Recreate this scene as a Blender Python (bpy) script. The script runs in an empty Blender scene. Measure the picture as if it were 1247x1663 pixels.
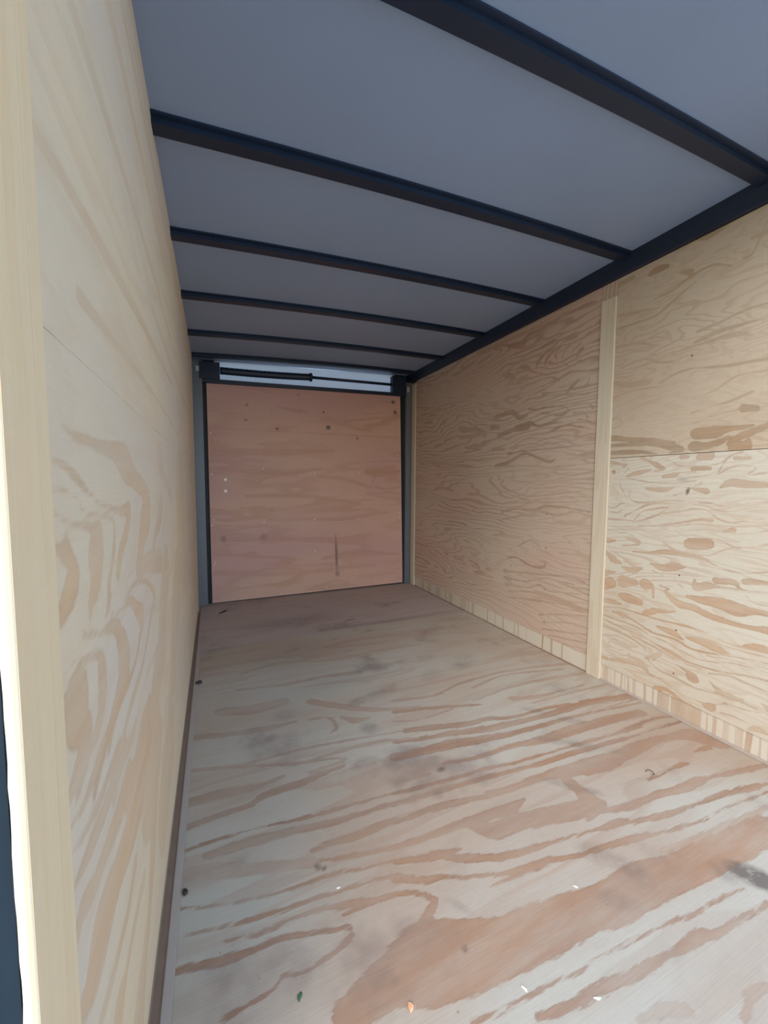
import bpy, bmesh, math, random
import numpy as np
from mathutils import Vector, Matrix

# ------------------------------------------------ camera, world, light, exposure
sc = bpy.context.scene
C = sc.collection
cam_d = bpy.data.cameras.new('camera'); cam = bpy.data.objects.new('camera', cam_d); C.objects.link(cam)
FPX, YAW, PITCH, ROLL = 635.04, 0.4104, 0.0705, 0.0051
cam_d.sensor_fit = 'VERTICAL'; cam_d.sensor_height = 24.0; cam_d.lens = 24.0*FPX/1663.0
cam_d.clip_start = 0.01; cam_d.clip_end = 200
fw = Vector((math.sin(YAW)*math.cos(PITCH), math.cos(YAW)*math.cos(PITCH), -math.sin(PITCH)))
r0 = Vector((math.cos(YAW), -math.sin(YAW), 0)); u0 = r0.cross(fw)
rt = r0*math.cos(ROLL) + u0*math.sin(ROLL); up = rt.cross(fw)
cam.matrix_world = Matrix(((rt.x, up.x, -fw.x, 0.10), (rt.y, up.y, -fw.y, 0.0), (rt.z, up.z, -fw.z, 0.78), (0, 0, 0, 1)))
sc.camera = cam
vs = sc.view_settings
vs.view_transform = 'Standard'; vs.look = 'None'; vs.gamma = 1.0; vs.use_curve_mapping = False
vs.exposure = 0.0
wd = bpy.data.worlds.new('sky'); sc.world = wd; wd.use_nodes = True
bgn = wd.node_tree.nodes['Background']; bgn.inputs[1].default_value = 0.43
sky = wd.node_tree.nodes.new('ShaderNodeTexSky'); sky.sky_type = 'NISHITA'; sky.sun_disc = False
sky.sun_elevation = math.radians(42); sky.sun_rotation = math.radians(218); sky.dust_density = 1.2; sky.air_density = 1.2; sky.ozone_density = 2.0
wd.node_tree.links.new(sky.outputs[0], bgn.inputs[0])
sc.cycles.max_bounces = 10; sc.cycles.diffuse_bounces = 8
def area(name, loc, target, sx, sy, power, col):
    l = bpy.data.lights.new(name, 'AREA'); l.shape = 'RECTANGLE'; l.size = sx; l.size_y = sy; l.energy = power; l.color = col
    o = bpy.data.objects.new(name, l); C.objects.link(o); o.location = loc
    o.rotation_euler = (Vector(target)-Vector(loc)).to_track_quat('-Z', 'Y').to_euler(); return o
# the hazy sun, high behind and to the left of the open end: a broad soft lamp
area('hazy_sun', (-1.9, -2.5, 3.3), (1.1, .5, .2), 1.9, 1.9, 98, (1.0, .98, .96))

# added blue fill lamp, out of view, to brighten and cool the left wall
area('blue_fill_lamp', (3.0, -2.4, 1.5), (0, 1.0, 1.0), 2.4, 1.8, 88, (.48, .72, 1.0))

# ------------------------------------------------ helpers
random.seed(4)
W, L, YO = 1.51, 2.72, 0.20            # inner width, rear (y), open end (y)
def zb(x):                              # underside of the roof bows: slight rise to the right and a crown
    t = min(max(x/W, 0), 1); return 1.527 + 0.065*t + 0.045*t*(1-t)
def lin(r, g, b):
    f = lambda v: (v/255/12.92) if v/255 <= 0.04045 else ((v/255+0.055)/1.055)**2.4
    return (f(r), f(g), f(b), 1)
def tag(o, label=None, cat=None, group=None, kind=None):
    if label: o['label'] = label
    if cat: o['category'] = cat
    if group: o['group'] = group
    if kind: o['kind'] = kind
    return o
def link(name, me, mat, parent=None):
    o = bpy.data.objects.new(name, me); C.objects.link(o)
    if mat and not me.materials: me.materials.append(mat)
    if parent: o.parent = parent
    return o
def empty(name, loc=(0, 0, 0)):
    o = bpy.data.objects.new(name, None); C.objects.link(o); o.location = loc; return o
def box(name, a, b, mat, parent=None, bev=0.0):
    me = bpy.data.meshes.new(name); bm = bmesh.new()
    bmesh.ops.create_cube(bm, size=1)
    for v in bm.verts:
        v.co = Vector([(a[i]+b[i])/2 + v.co[i]*(b[i]-a[i]) for i in range(3)])
    if bev: bmesh.ops.bevel(bm, geom=bm.edges[:], offset=bev, segments=2, affect='EDGES')
    uv = bm.loops.layers.uv.new('uv')
    for f in bm.faces:
        n = f.normal
        for l in f.loops:
            c = l.vert.co
            l[uv].uv = (c.z, c.y) if abs(n.x) > .6 else ((c.z, c.x) if abs(n.y) > .6 else (c.y, c.x))
    bm.to_mesh(me); bm.free()
    o = link(name, me, mat, parent)
    if parent is not None and parent.type == 'EMPTY': o.location = -Vector(parent.location)
    return o
def hexa(name, P, mat, parent=None):     # eight corners: back four, front four
    me = bpy.data.meshes.new(name)
    me.from_pydata([tuple(p) for p in P], [], [(0,3,2,1),(4,5,6,7),(0,1,5,4),(1,2,6,5),(2,3,7,6),(3,0,4,7)])
    uv = me.uv_layers.new(name='uv')
    for i, l in enumerate(me.loops):
        c = me.vertices[l.vertex_index].co; uv.data[i].uv = (c.x, c.z)
    me.update(); return link(name, me, mat, parent)
def tube(name, pts, radii, mat, parent=None, n=14, caps=True):
    me = bpy.data.meshes.new(name); vs_, fs = [], []
    pts = [Vector(p) for p in pts]
    for i, p in enumerate(pts):
        d = (pts[min(i+1, len(pts)-1)] - pts[max(i-1, 0)]).normalized()
        a = d.orthogonal().normalized() if abs(d.z) > .9 else d.cross(Vector((0, 0, 1))).normalized(); b = d.cross(a)
        for k in range(n):
            t = 2*math.pi*k/n; vs_.append(p + (a*math.cos(t)+b*math.sin(t))*radii[i])
    for i in range(len(pts)-1):
        for k in range(n):
            fs.append((i*n+k, i*n+(k+1) % n, (i+1)*n+(k+1) % n, (i+1)*n+k))
    if caps: fs.append(tuple(range(n))[::-1]); fs.append(tuple((len(pts)-1)*n+k for k in range(n)))
    me.from_pydata([tuple(v) for v in vs_], [], fs)
    for p in me.polygons: p.use_smooth = len(p.vertices) == 4
    me.update(); return link(name, me, mat, parent)

# ------------------------------------------------ materials
class NT:
    def __init__(s, name):
        s.m = bpy.data.materials.new(name); s.m.use_nodes = True; s.t = s.m.node_tree; s.t.nodes.clear()
        s.out = s.n('ShaderNodeOutputMaterial'); s.b = s.n('ShaderNodeBsdfPrincipled'); s.t.links.new(s.b.outputs[0], s.out.inputs[0])
    def n(s, typ, **k):
        x = s.t.nodes.new(typ)
        for a, v in k.items(): setattr(x, a, v)
        return x
    def set(s, inp, v):
        if hasattr(v, 'outputs'): v = v.outputs[0]
        if isinstance(v, bpy.types.NodeSocket): s.t.links.new(v, inp)
        else: inp.default_value = v
    def math(s, op, a, b=0.0, c=0.0, clamp=False):
        x = s.n('ShaderNodeMath', operation=op, use_clamp=clamp); s.set(x.inputs[0], a); s.set(x.inputs[1], b); s.set(x.inputs[2], c); return x.outputs[0]
    def mix(s, f, a, b, blend='MIX'):
        x = s.n('ShaderNodeMix', data_type='RGBA', blend_type=blend); s.set(x.inputs[0], f); s.set(x.inputs[6], a); s.set(x.inputs[7], b); return x.outputs[2]
    def noise(s, vec, scale=1, detail=2, rough=.5, dist=0.0):
        x = s.n('ShaderNodeTexNoise'); s.set(x.inputs['Vector'], vec); x.inputs['Scale'].default_value = scale
        x.inputs['Detail'].default_value = detail; x.inputs['Roughness'].default_value = rough; x.inputs['Distortion'].default_value = dist; return x.outputs[0]
    def vec(s, x, y, z=0.0):
        c = s.n('ShaderNodeCombineXYZ'); s.set(c.inputs[0], x); s.set(c.inputs[1], y); s.set(c.inputs[2], z); return c.outputs[0]
    def smooth(s, v, a, b, lo=0.0, hi=1.0):
        x = s.n('ShaderNodeMapRange', interpolation_type='SMOOTHSTEP'); s.set(x.inputs[0], v)
        for i, q in zip((1, 2, 3, 4), (a, b, lo, hi)): s.set(x.inputs[i], q)
        return x.outputs[0]
def wood(name, light, dark, bgk=.4, lines=9.0, stretch=(1.0, 5.0), seed=0.0, edge=.003, wob=.004, fine=.5, rough=.6, pink=None, grime=0.0, vlines=0.0):
    """plywood face: latewood figures from the attributes 'sd' and 'st' plus procedural growth-ring lines, fibre and stains"""
    N = NT(name)
    uvn = N.n('ShaderNodeUVMap', uv_map='uv'); sp = N.n('ShaderNodeSeparateXYZ'); N.set(sp.inputs[0], uvn.outputs[0])
    u, v = sp.outputs[0], sp.outputs[1]
    su = N.math('ADD', u, seed*3.17); sv = N.math('ADD', v, seed*1.71)
    def at(a, b, z=0.0): return N.vec(N.math('MULTIPLY', su, a), N.math('MULTIPLY', sv, b), z)
    sd = N.n('ShaderNodeAttribute', attribute_name='sd').outputs['Fac']; st = N.n('ShaderNodeAttribute', attribute_name='st').outputs['Fac']
    stain = N.n('ShaderNodeAttribute', attribute_name='stain').outputs['Fac']
    wn = N.noise(at(26, 170), 1, 4, .7); wn2 = N.noise(at(7, 40, 3), 1, 3, .6)
    w1 = N.math('MULTIPLY', N.math('SUBTRACT', wn, .5), wob*1.7); w2 = N.math('MULTIPLY', N.math('SUBTRACT', wn2, .5), wob*1.7)
    s1 = N.math('ADD', N.math('ADD', sd, w1), w2)
    var_ = N.smooth(N.noise(at(4, 26, 21), 1, 3, .6), .32, .68, .62, 1.0)
    m = N.math('MULTIPLY', N.math('MULTIPLY', N.smooth(s1, -edge*1.3, edge*1.7), st), var_)
    # procedural rings
    g0 = N.noise(at(stretch[0], stretch[1], 7), 1, 3, .55, .3)
    g = N.math('ADD', N.math('MULTIPLY', g0, lines), N.math('MULTIPLY', v, vlines))
    fr = N.math('FRACT', g)
    ring = N.math('MULTIPLY', N.smooth(fr, .45, .80), N.smooth(fr, .98, .90))
    msk = N.smooth(N.noise(at(1.1, 3.0, 11), 1, 2), .30, .62, .35, 1.0)
    p = N.math('MULTIPLY', N.math('MULTIPLY', ring, msk), bgk)
    m2 = N.math('MAXIMUM', m, p, clamp=True)
    tint = N.noise(at(1.3, 2.7, 5), 1, 2)
    lt = N.mix(N.smooth(tint, .35, .68), light, pink or light)
    dk = N.mix(N.smooth(N.noise(at(2.3, 6, 9), 1, 2), .35, .7), dark, tuple(c*k for c, k in zip(dark[:3], (1.12, 1.0, .86)))+(1,))
    rim = N.math('MULTIPLY', m, N.smooth(s1, .0060, .0002))
    dk = N.mix(N.math('MULTIPLY', rim, .45), dk, tuple(c*.62 for c in dark[:3])+(1,))
    col = N.mix(m2, lt, dk)
    fib = N.noise(at(9, 330, 2), 1, 3, .7); fib2 = N.noise(at(60, 60, 4), 1, 3, .6)
    k = N.math('ADD', N.math('MULTIPLY', N.math('SUBTRACT', fib, .5), .42*fine), N.math('MULTIPLY', N.math('SUBTRACT', fib2, .5), .22*fine))
    col = N.mix(1.0, col, N.vec(*(3*[N.math('ADD', k, 1.0)])), 'MULTIPLY')
    if grime:
        gr = N.math('MULTIPLY', N.smooth(N.noise(at(3, 3.6, 13), 1, 4, .62), .54, .74), grime)
        col = N.mix(gr, col, lin(120, 100, 92))
        sc_ = N.math('MULTIPLY', N.smooth(N.noise(at(90, 70, 15), 1, 2, .5), .72, .80), grime*.9)
        col = N.mix(sc_, col, lin(110, 92, 84))
    stn = N.math('MULTIPLY', stain, N.smooth(N.noise(at(38, 52, 17), 1, 4, .65), .25, .62, .35, 1.0), clamp=True)
    col = N.mix(N.math('MULTIPLY', stn, .8), col, lin(92, 80, 74))
    N.set(N.b.inputs['Base Color'], col); N.b.inputs['Roughness'].default_value = rough
    N.b.inputs['Specular IOR Level'].default_value = .22
    bp = N.n('ShaderNodeBump'); bp.inputs['Strength'].default_value = .12; bp.inputs['Distance'].default_value = .002
    N.set(bp.inputs['Height'], N.math('ADD', fib, N.math('MULTIPLY', m2, .6))); N.set(N.b.inputs['Normal'], bp.outputs[0])
    return N.m
def plain(name, col, rough=.5, metal=0.0, var=.12, scale=30, spec=.5):
    N = NT(name); tc = N.n('ShaderNodeTexCoord')
    nz = N.noise(tc.outputs['Object'], scale, 4, .6)
    k = N.math('ADD', N.math('MULTIPLY', N.math('SUBTRACT', nz, .5), var*2), 1.0)
    N.set(N.b.inputs['Base Color'], N.mix(1.0, col, N.vec(k, k, k), 'MULTIPLY'))
    N.set(N.b.inputs['Roughness'], N.math('ADD', N.math('MULTIPLY', nz, .2), rough-.1)); N.b.inputs['Metallic'].default_value = metal
    N.b.inputs['Specular IOR Level'].default_value = spec
    return N.m
LT, DK, PK = lin(214, 204, 180), lin(186, 148, 116), lin(208, 190, 170)
M_floor = wood('floor_plywood', lin(186, 178, 162), lin(160, 130, 108), bgk=.30, lines=7, stretch=(.7, 4.5), seed=1.0, wob=.010, edge=.0016, grime=.55, pink=lin(180, 160, 140), rough=.6)
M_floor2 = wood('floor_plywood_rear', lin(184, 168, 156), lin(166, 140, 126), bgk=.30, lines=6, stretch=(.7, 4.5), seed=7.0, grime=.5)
M_rl = wood('wall_plywood_lower', lin(207, 199, 182), lin(180, 152, 126), bgk=.42, lines=20, stretch=(1.2, 6), seed=2.0, wob=.006, edge=.0012, pink=lin(203, 192, 173))
M_ru = wood('wall_plywood_upper', lin(198, 182, 160), lin(164, 142, 118), bgk=.42, lines=16, stretch=(2.2, 7), seed=3.3, wob=.006, edge=.0018, pink=lin(192, 172, 150))
M_rf = wood('wall_plywood_far', lin(200, 182, 162), lin(160, 132, 112), bgk=.6, lines=13, stretch=(1.1, 5), seed=4.0, wob=.006, edge=.0016, pink=lin(200, 174, 156), vlines=34)
M_ll = wood('wall_plywood_left', lin(218, 194, 162), lin(198, 166, 134), bgk=.22, lines=8, stretch=(.9, 4.5), seed=5.5, wob=.005, edge=.0022, pink=lin(210, 190, 168), fine=.3)
M_door = wood('door_plywood', lin(208, 168, 148), lin(178, 136, 114), bgk=.4, lines=5, stretch=(.9, 4.5), seed=6.2, pink=lin(202, 160, 150), fine=.5, wob=.01, edge=.006)
M_batten = wood('pine_batten', lin(210, 198, 176), lin(194, 176, 150), bgk=.45, lines=5, stretch=(1.0, 22), seed=8.0, fine=.3)
M_battenL = wood('pine_batten_left', lin(224, 196, 158), lin(212, 178, 138), bgk=.30, lines=4, stretch=(1.0, 22), seed=9.4, fine=.25)
M_base = wood('baseboard_plywood', lin(208, 198, 180), lin(180, 156, 134), bgk=0.0, lines=5, stretch=(1, 22), seed=10.0, wob=.003, edge=.0012, fine=.3)
M_shoe = plain('grey_caulk_strip', lin(184, 170, 156), .8, var=.08, spec=.1)
M_edge = plain('raw_veneer_edge', lin(226, 208, 184), .7, var=.18, scale=120)
M_edge2 = plain('pale_veneer_edge', lin(238, 230, 216), .7, var=.06, scale=120)
M_glue = plain('grey_glue_line', lin(196, 184, 170), .7, var=.2, scale=90)
M_steel = plain('dark_painted_steel', (.008, .018, .040, 1), .42, var=.2, scale=14)
M_steel_n = plain('navy_frame_steel', (.012, .024, .036, 1), .6, var=.2, scale=25, spec=.25)
M_post = plain('grey_galvanised_post', (.16, .17, .19, 1), .45, metal=.3, var=.15)
M_gap = plain('black_rubber_seal', (.006, .008, .012, 1), .6)
M_white = plain('white_door_skin', lin(226, 228, 230), .4, var=.05)
M_screw = plain('zinc_screw_head', lin(225, 215, 200), .35, metal=.2, var=.05)
M_darkw = plain('dark_stud_wood', lin(110, 92, 78), .9, var=.15, spec=.08)
M_brown = plain('brown_strip_wood', lin(150, 126, 106), .85, var=.2, spec=.1)
M_alu = plain('aluminium_skin', lin(190, 194, 198), .4, metal=.4)
def ceiling_mat():
    N = NT('grey_roof_skin'); tc = N.n('ShaderNodeTexCoord')
    nz = N.noise(tc.outputs['Object'], 3.0, 3, .5); n2 = N.noise(tc.outputs['Object'], 420, 2, .5)
    k = N.math('ADD', N.math('ADD', N.math('MULTIPLY', N.math('SUBTRACT', nz, .5), .14), N.math('MULTIPLY', N.math('SUBTRACT', n2, .5), .12)), 1.0)
    N.set(N.b.inputs['Base Color'], N.mix(1.0, (.275, .35, .48, 1), N.vec(k, k, k), 'MULTIPLY')); N.b.inputs['Roughness'].default_value = .5
    return N.m
M_roof = ceiling_mat()
M_trans = bpy.data.materials.new('translucent_white_panel'); M_trans.use_nodes = True
_t = M_trans.node_tree; _tr = _t.nodes.new('ShaderNodeBsdfTranslucent'); _tr.inputs[0].default_value = (.9, .92, .95, 1); _mx = _t.nodes.new('ShaderNodeMixShader')
_mx.inputs[0].default_value = .5; _t.nodes['Principled BSDF'].inputs['Base Color'].default_value = (.75, .77, .8, 1)
_t.links.new(_t.nodes['Principled BSDF'].outputs[0], _mx.inputs[1]); _t.links.new(_tr.outputs[0], _mx.inputs[2]); _t.links.new(_mx.outputs[0], _t.nodes['Material Output'].inputs[0])

# ------------------------------------------------ grain of the plywood faces, traced on each sheet in millimetres:
# [strength, x, y, half width, x, y, half width, ...] in the sheet's own plane
GRAIN = {
 'floor': [
  [1,652,1172,11.4,755,1147,8.4,892,1109,9.2,954,1089,4.9],
  [0.8,628,1121,4.9,711,1097,4.6,850,1107,3.8],
  [1,643,1064,12.6,732,1042,15,850,1015,13.3,927,1011,13,1004,985,8.3,1143,983,7.1,1253,962,11.3],
  [1,584,1026,6,676,1007,9.2,774,992,13.1,893,968,15.9,1062,954,13.3,1191,949,13.8,1335,948,17.8,1507,919,17.1],
  [1,557,968,15.8,629,959,17.4,731,949,20.4,841,932,16.4,961,918,11.7,1105,912,9.4,1234,906,5.2,1525,896,4.7],
  [0.8,1029,921,4.9,1189,906,5,1361,890,5.7,1492,875,5.8],
  [0.9,672,888,7,763,875,8.9,903,871,11.2,1006,857,17,1131,856,22.9,1256,848,20.2,1431,834,19.6],
  [0.6,514,877,4.1,618,871,3.1],
  [1,501,848,7.8,609,836,7.9,697,829,6.2,780,826,5.9,853,815,5.9,992,805,5.3,1146,797,7.6,1224,790,4.9,1353,784,4.8],
  [1,487,818,8.2,594,811,7.8,710,802,7.9,832,791,7,930,782,9,1042,779,9.2,1189,764,6.7,1313,757,4.9],
  [0.7,680,1233,8.5,829,1206,7.8,967,1242,6.6,1162,1255,6.6,1335,1236,9.7,1527,1199,11.4],
  [0.6,999,1196,6.4,1181,1229,7.3,1441,1175,7.9],
  [0.6,944,1121,5.8,1106,1142,7.5,1264,1141,9.1,1496,1114,11.3],
  [0.7,1085,1076,15.5,1176,1052,11.2,1300,1048,6.7,1412,1045,5.7],
  [0.6,1133,1027,4.7,1320,1020,5.7,1505,1014,7.8],
  [1,464,769,7.5,542,769,9.2,622,763,10.8,716,746,6.8],
  [0.9,720,751,9.7,789,743,11.6,888,741,12.7,965,732,21.7,1082,715,27.1,1164,715,22.5],
  [0.9,437,711,6.6,509,709,8.6,585,707,10.3,664,702,14.2,748,696,13.3,792,704,3.6],
  [0.9,620,703,15.6,661,663,22.9,725,658,22.8,797,645,24.1,871,631,27.5,925,621,23.9,958,619,13.4],
  [0.9,943,725,16.9,941,674,19.1,941,633,25.1,943,613,12.1,882,597,6.1],
  [1,426,687,6.2,464,671,6.1,515,661,12.5,569,653,3.8],
  [1,521,656,10.5,558,637,10.1,599,618,10.2,662,600,8.7,736,591,6.7,813,581,5.2,895,571,5.8,951,564,8.5,995,548,6.2],
  [1,410,652,9.4,452,632,8,494,618,6.8,557,595,4.8,620,575,5.2,682,564,10.1,731,559,8.4,795,541,4.9,874,532,9.5,951,519,6.8],
  [0.9,572,564,1.5,610,564,4.6,678,561,6.3],
  [0.95,259,499,21.4,343,510,37.4,409,508,59.2,470,491,52.6,557,475,42.4,624,469,43.1,707,461,38.1,777,451,39.2,875,450,39,955,438,34.4,1102,431,36.7,1255,424,28.9],
  [1,301,630,4,348,629,4.1,398,626,4.8,443,606,7.8,462,588,7,443,570,6.4,412,555,11.6,368,539,17.9],
  [1,28,882,6,86,882,5.5,147,880,4,198,875,4,277,864,5.6,347,858,5.6,422,855,5.6,499,849,5.2,550,841,4.8],
  [0.9,67,851,10,125,850,13.5,186,847,12.6,250,841,10.7,315,828,10.3,385,824,9.1,461,822,8.8,534,810,7.1],
  [0.8,275,776,7,323,776,9.1,390,771,10.6,455,774,9.7,510,764,5.9],
  [0.8,285,748,5.2,352,729,6.8,416,718,6.3,480,708,7],
  [0.9,22,760,3.8,85,738,3.9,154,724,4.5,207,715,4.5,264,711,4.6,316,708,4.7,362,696,3.7,425,688,4.3,462,674,6.7],
  [0.9,38,706,3.4,69,700,3.4,134,689,5,202,682,5.6,256,678,5.1,312,671,3.6,371,665,4.2,411,658,5.5,444,639,9.6],
  [0.9,100,670,3,132,663,3,174,658,5,205,661,6.5,251,656,6.7,304,646,7.3,358,632,5.8,408,624,4.9,430,613,3.4],
  [1,30,655,6.9,58,651,8.2,94,642,9.4,146,637,7,188,638,5.6,226,626,5.1,276,613,4.3,302,605,6.1,293,589,5.7,259,579,5.1,222,574,3,185,581,3.5,166,572,3.3,136,568,4.4,106,566,4.5,90,564,3],
  [0.8,25,941,8.5,86,949,9,161,954,9.3,200,970,12.6,275,973,13.2,356,984,8.6,414,991,7.1],
  [0.7,29,1017,16.5,109,1016,17,180,1007,13.5,252,1017,6.7],
  [0.7,23,1134,5.8,112,1112,7.7,275,1059,5.4],
  [0.5,32,817,25.2,104,803,18.9,170,779,12.8,269,750,12.8],
  [0.95,426,419,2.8,468,413,3.2,514,410,3.2,548,408,2.1],
  [0.95,542,411,1.7,573,406,2.3,622,400,2.1,654,401,2.6,719,397,2.8,781,391,1.8,833,387,3.6,902,378,2.9,979,374,2.4,1029,365,2.9],
  [0.95,519,387,6,545,380,6.6,590,373,7.2,642,370,9.1,689,362,9.1,735,361,10.4,789,356,6.6,857,354,10.4,888,344,8.2,953,342,5.1,1035,335,3.7],
  [0.5,652,324,5.7,699,316,9.9,729,303,9.7],
  [0.6,793,265,6.1,839,275,7.9,878,271,8.1],
  [1,1144,798,4.8,1234,793,4.1,1355,793,5,1443,793,6.3,1513,777,4.9],
  [1,1113,772,5.9,1180,768,7.6,1285,760,4.9,1404,756,5.6,1511,745,4.1],
  [0.9,1012,718,21.4,1048,720,30.1,1129,716,24,1227,720,22.3,1325,720,16.7,1408,707,18.4,1470,681,37.6,1483,639,26,1507,622,11.1],
  [0.9,1380,641,4,1441,636,10.5],
  [0.9,1214,853,19.2,1311,850,18.1,1436,837,12.7],
  [1,1140,624,5.3,1184,622,4.5,1238,624,4.7,1277,625,9.1,1309,621,6.1],
  [0.9,887,615,8.7,932,605,8.9,1004,587,10.2,1067,584,9.1,1130,581,10.4,1168,570,10.8,1251,566,13.1,1309,563,7.5,1381,549,8.4,1430,539,10.1,1512,528,7.9],
  [1,865,574,4,927,564,9.2,980,554,7.7,1038,542,10.1,1100,531,7.8,1178,524,4.6,1250,518,8,1338,505,9.6,1416,490,4.9],
  [1,820,538,6.2,877,532,9.4,935,523,8,989,512,6.5,1049,502,4.3,1137,491,3.4,1222,490,2.8,1302,483,3.5,1385,477,2.9],
  [0.6,963,480,7.8,1041,469,7.7,1136,462,9.6,1239,456,7.4,1322,451,5.2],
  [0.6,33,1286,14.9,151,1257,13,251,1246,13.6,327,1248,7.5],
  [0.6,28,1134,7.7,153,1105,8,261,1107,6,376,1100,6.1,495,1084,6.3,688,1061,5.8],
  [0.6,345,1049,4,515,1051,8.8,662,1013,6.6],
  [0.6,259,1060,8,360,1038,7.3,428,1014,5.2,323,1000,7.2],
  [0.6,372,1241,5.7,435,1226,6.6,444,1165,7.5,418,1143,3.2],
  [0.6,477,1208,7.3,514,1175,16.4,563,1172,5.1],
  [0.6,402,1344,17.8,520,1253,17.6,611,1202,12.1,741,1159,11.9],
  [0.5,165,1532,9,330,1503,9.6,479,1507,11.1,641,1484,13.6],
  [0.4,187,1657,8,353,1704,12.1,558,1639,9.7,800,1649,10,1002,1638,10.8],
  [0.5,108,1402,24.2,202,1375,31.1,310,1383,25.6],
 ],
 'right_lower': [
  [0.9,1063,875,7.6,1017,862,4.9,984,858,4.1,994,849,2.9],
  [1,1032,832,8.1,1031,831,8.1],
  [0.7,1053,795,2.9,1030,790,1.7,1029,769,1.1,1011,753,1,1016,727,1.2],
  [0.7,973,845,1.9,998,815,1.4,1005,785,2.2,990,759,1.9,975,729,1.6],
  [0.7,1054,694,3.5,1020,696,3.5,998,712,2.4,971,709,1,1002,681,2.7,1041,678,2.5],
  [0.9,924,878,8.4,900,867,6.5,871,851,9.8,848,836,2,879,830,2],
  [0.7,982,815,3.4,937,827,9.8,889,837,2.4],
  [0.8,854,873,2.3,819,858,3.2,793,845,1.5,723,843,1.5,687,851,2,655,874,1.7,635,880,2.5],
  [0.9,795,874,9,778,874,6.5],
  [0.9,743,873,12.5,714,872,12.5],
  [0.9,761,835,8.5,713,834,6.5],
  [0.9,851,811,5.5,816,815,9.4,800,823,3.5,752,824,2.5],
  [0.7,783,807,2,736,811,2,693,816,2.5,672,830,3.9,636,841,2,601,832,0.8,619,813,2.2,575,818,2.5],
  [0.8,651,862,6,618,860,4.5],
  [0.8,690,825,3.6,674,859,3.3,661,870,2.3],
  [0.9,976,807,2.9,935,800,2.5,891,792,3,815,790,2.5,751,796,2],
  [0.8,904,770,5,849,766,9.5,814,776,3,781,776,2,741,768,8.3,719,764,10.7],
  [0.7,813,748,1.4,780,763,2,735,789,3.9],
  [0.95,683,777,3.8,657,789,12,617,785,11.4,573,784,8.5],
  [0.8,964,759,1.2,965,734,1.9,931,720,2.5,874,725,2.5,812,730,2.5,755,728,2,702,726,2,659,718,2,614,730,2,570,736,2],
  [0.8,980,667,2.6,930,696,3.1,883,718,4,811,721,2,735,720,1.5,686,706,2.4,652,704,2,607,719,1.9,569,723,2],
  [0.8,943,655,2,915,687,3.2,872,699,5,828,706,2.2,862,681,3.2],
  [0.8,1057,650,2.5,990,651,3.5,928,651,3.5,885,669,4.1,844,687,3.5,793,695,2.9,754,706,2,715,704,1.9,678,677,2.3,643,672,2,605,684,2.5,567,691,2],
  [0.8,927,636,3.5,869,642,3,808,655,2.9,767,665,2.4,729,675,3.5,699,673,3.5],
  [0.6,1056,623,2.5,926,631,2.5,791,650,2.5,751,658,2,695,659,2,643,660,2,566,672,2],
  [0.6,1055,607,2.5,926,621,2,807,630,1.5,712,644,2.5,648,639,2,603,644,1.5],
  [0.9,666,645,4,645,650,8.5,639,648,1.9],
  [0.6,603,644,1.4,566,658,2.5],
  [0.6,1054,591,3,971,604,2.5],
  [0.9,1053,564,11.9,1013,570,4.5],
  [0.7,976,585,4,934,583,9.3,923,567,3,985,553,3.4],
  [0.6,840,602,2.4,781,619,2,726,621,2,674,615,2.3,639,599,3.4,601,605,1.9,563,618,3.3],
  [0.6,840,602,1.4,830,580,3.3,786,564,2.5,708,563,2.1,673,582,2.4,639,599,2.2],
  [1,767,591,6.5,755,593,17.9,710,600,17.5,704,600,12.5],
  [0.8,942,539,3,883,543,5,829,554,8.5,769,555,8,722,552,5.9,684,537,2.8,649,528,2,609,528,2,559,542,2.4],
  [0.9,1051,521,6.5,1015,495,13.7,982,485,2.2],
  [0.7,1028,530,2.8,983,511,2.7,939,483,3.8,904,485,2.5],
  [0.95,1047,437,13.3,1007,448,2.4],
  [0.8,981,472,5,938,468,12.5,909,479,4.9],
  [0.8,876,505,4.9,835,499,12,800,510,13.9,763,515,3],
  [0.7,898,456,2.4,833,470,1.8,870,482,2.4],
  [1,1050,390,23.1,1022,402,21,1010,394,4.2],
  [0.9,973,419,23.5,926,424,10.5],
  [0.9,906,419,4.5,891,428,19.5,867,424,8,861,386,2.8],
  [0.9,981,364,10.4,954,361,17.9,907,358,12.4],
  [0.9,1053,323,8.4,1018,330,9.5,979,330,4],
  [0.9,842,435,3.4,813,432,3,822,421,5.6,812,409,7.4,777,388,13.3,736,389,11.4,705,380,11.5,668,374,10.4,627,371,8,588,372,7,550,379,11.4],
  [0.95,754,420,6.5,722,419,11,664,423,19,626,417,21.9,590,420,11.5,552,424,7.5],
  [0.9,678,491,10.5,633,494,8.2,613,478,3,556,485,2.5],
  [0.9,608,504,10,586,507,9.6,557,510,5.5],
  [0.8,737,482,2.2,732,457,11.8,702,469,12.3,667,473,4,622,476,4],
  [0.7,602,461,3.1,583,446,2.7,553,447,2.5],
  [0.6,798,469,2.7,772,447,3.1],
  [0.8,1052,298,2.9,984,315,3,900,315,3,838,315,2.5,757,321,4.5,694,318,2,640,308,2.5,603,309,2.5,546,316,4],
  [0.9,886,324,11.4,854,342,11.1],
  [0.9,840,346,9.3,788,359,2.9],
  [0.9,1011,291,5,972,292,10.4,929,285,3.9,859,263,3.5,787,265,3.5,737,252,3,691,257,3,621,273,2,544,285,2.5],
  [0.8,1050,268,4.5,987,266,4,928,265,3.5,868,250,3.5,812,246,3.5,752,232,3,697,228,3,620,252,2.5,543,258,2.5],
  [0.8,1050,251,3.9,980,242,5.4,927,239,3,867,231,3,793,216,6.8,750,205,5.4,703,207,4,652,213,3.4,586,230,2.5,541,235,2.5],
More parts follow.
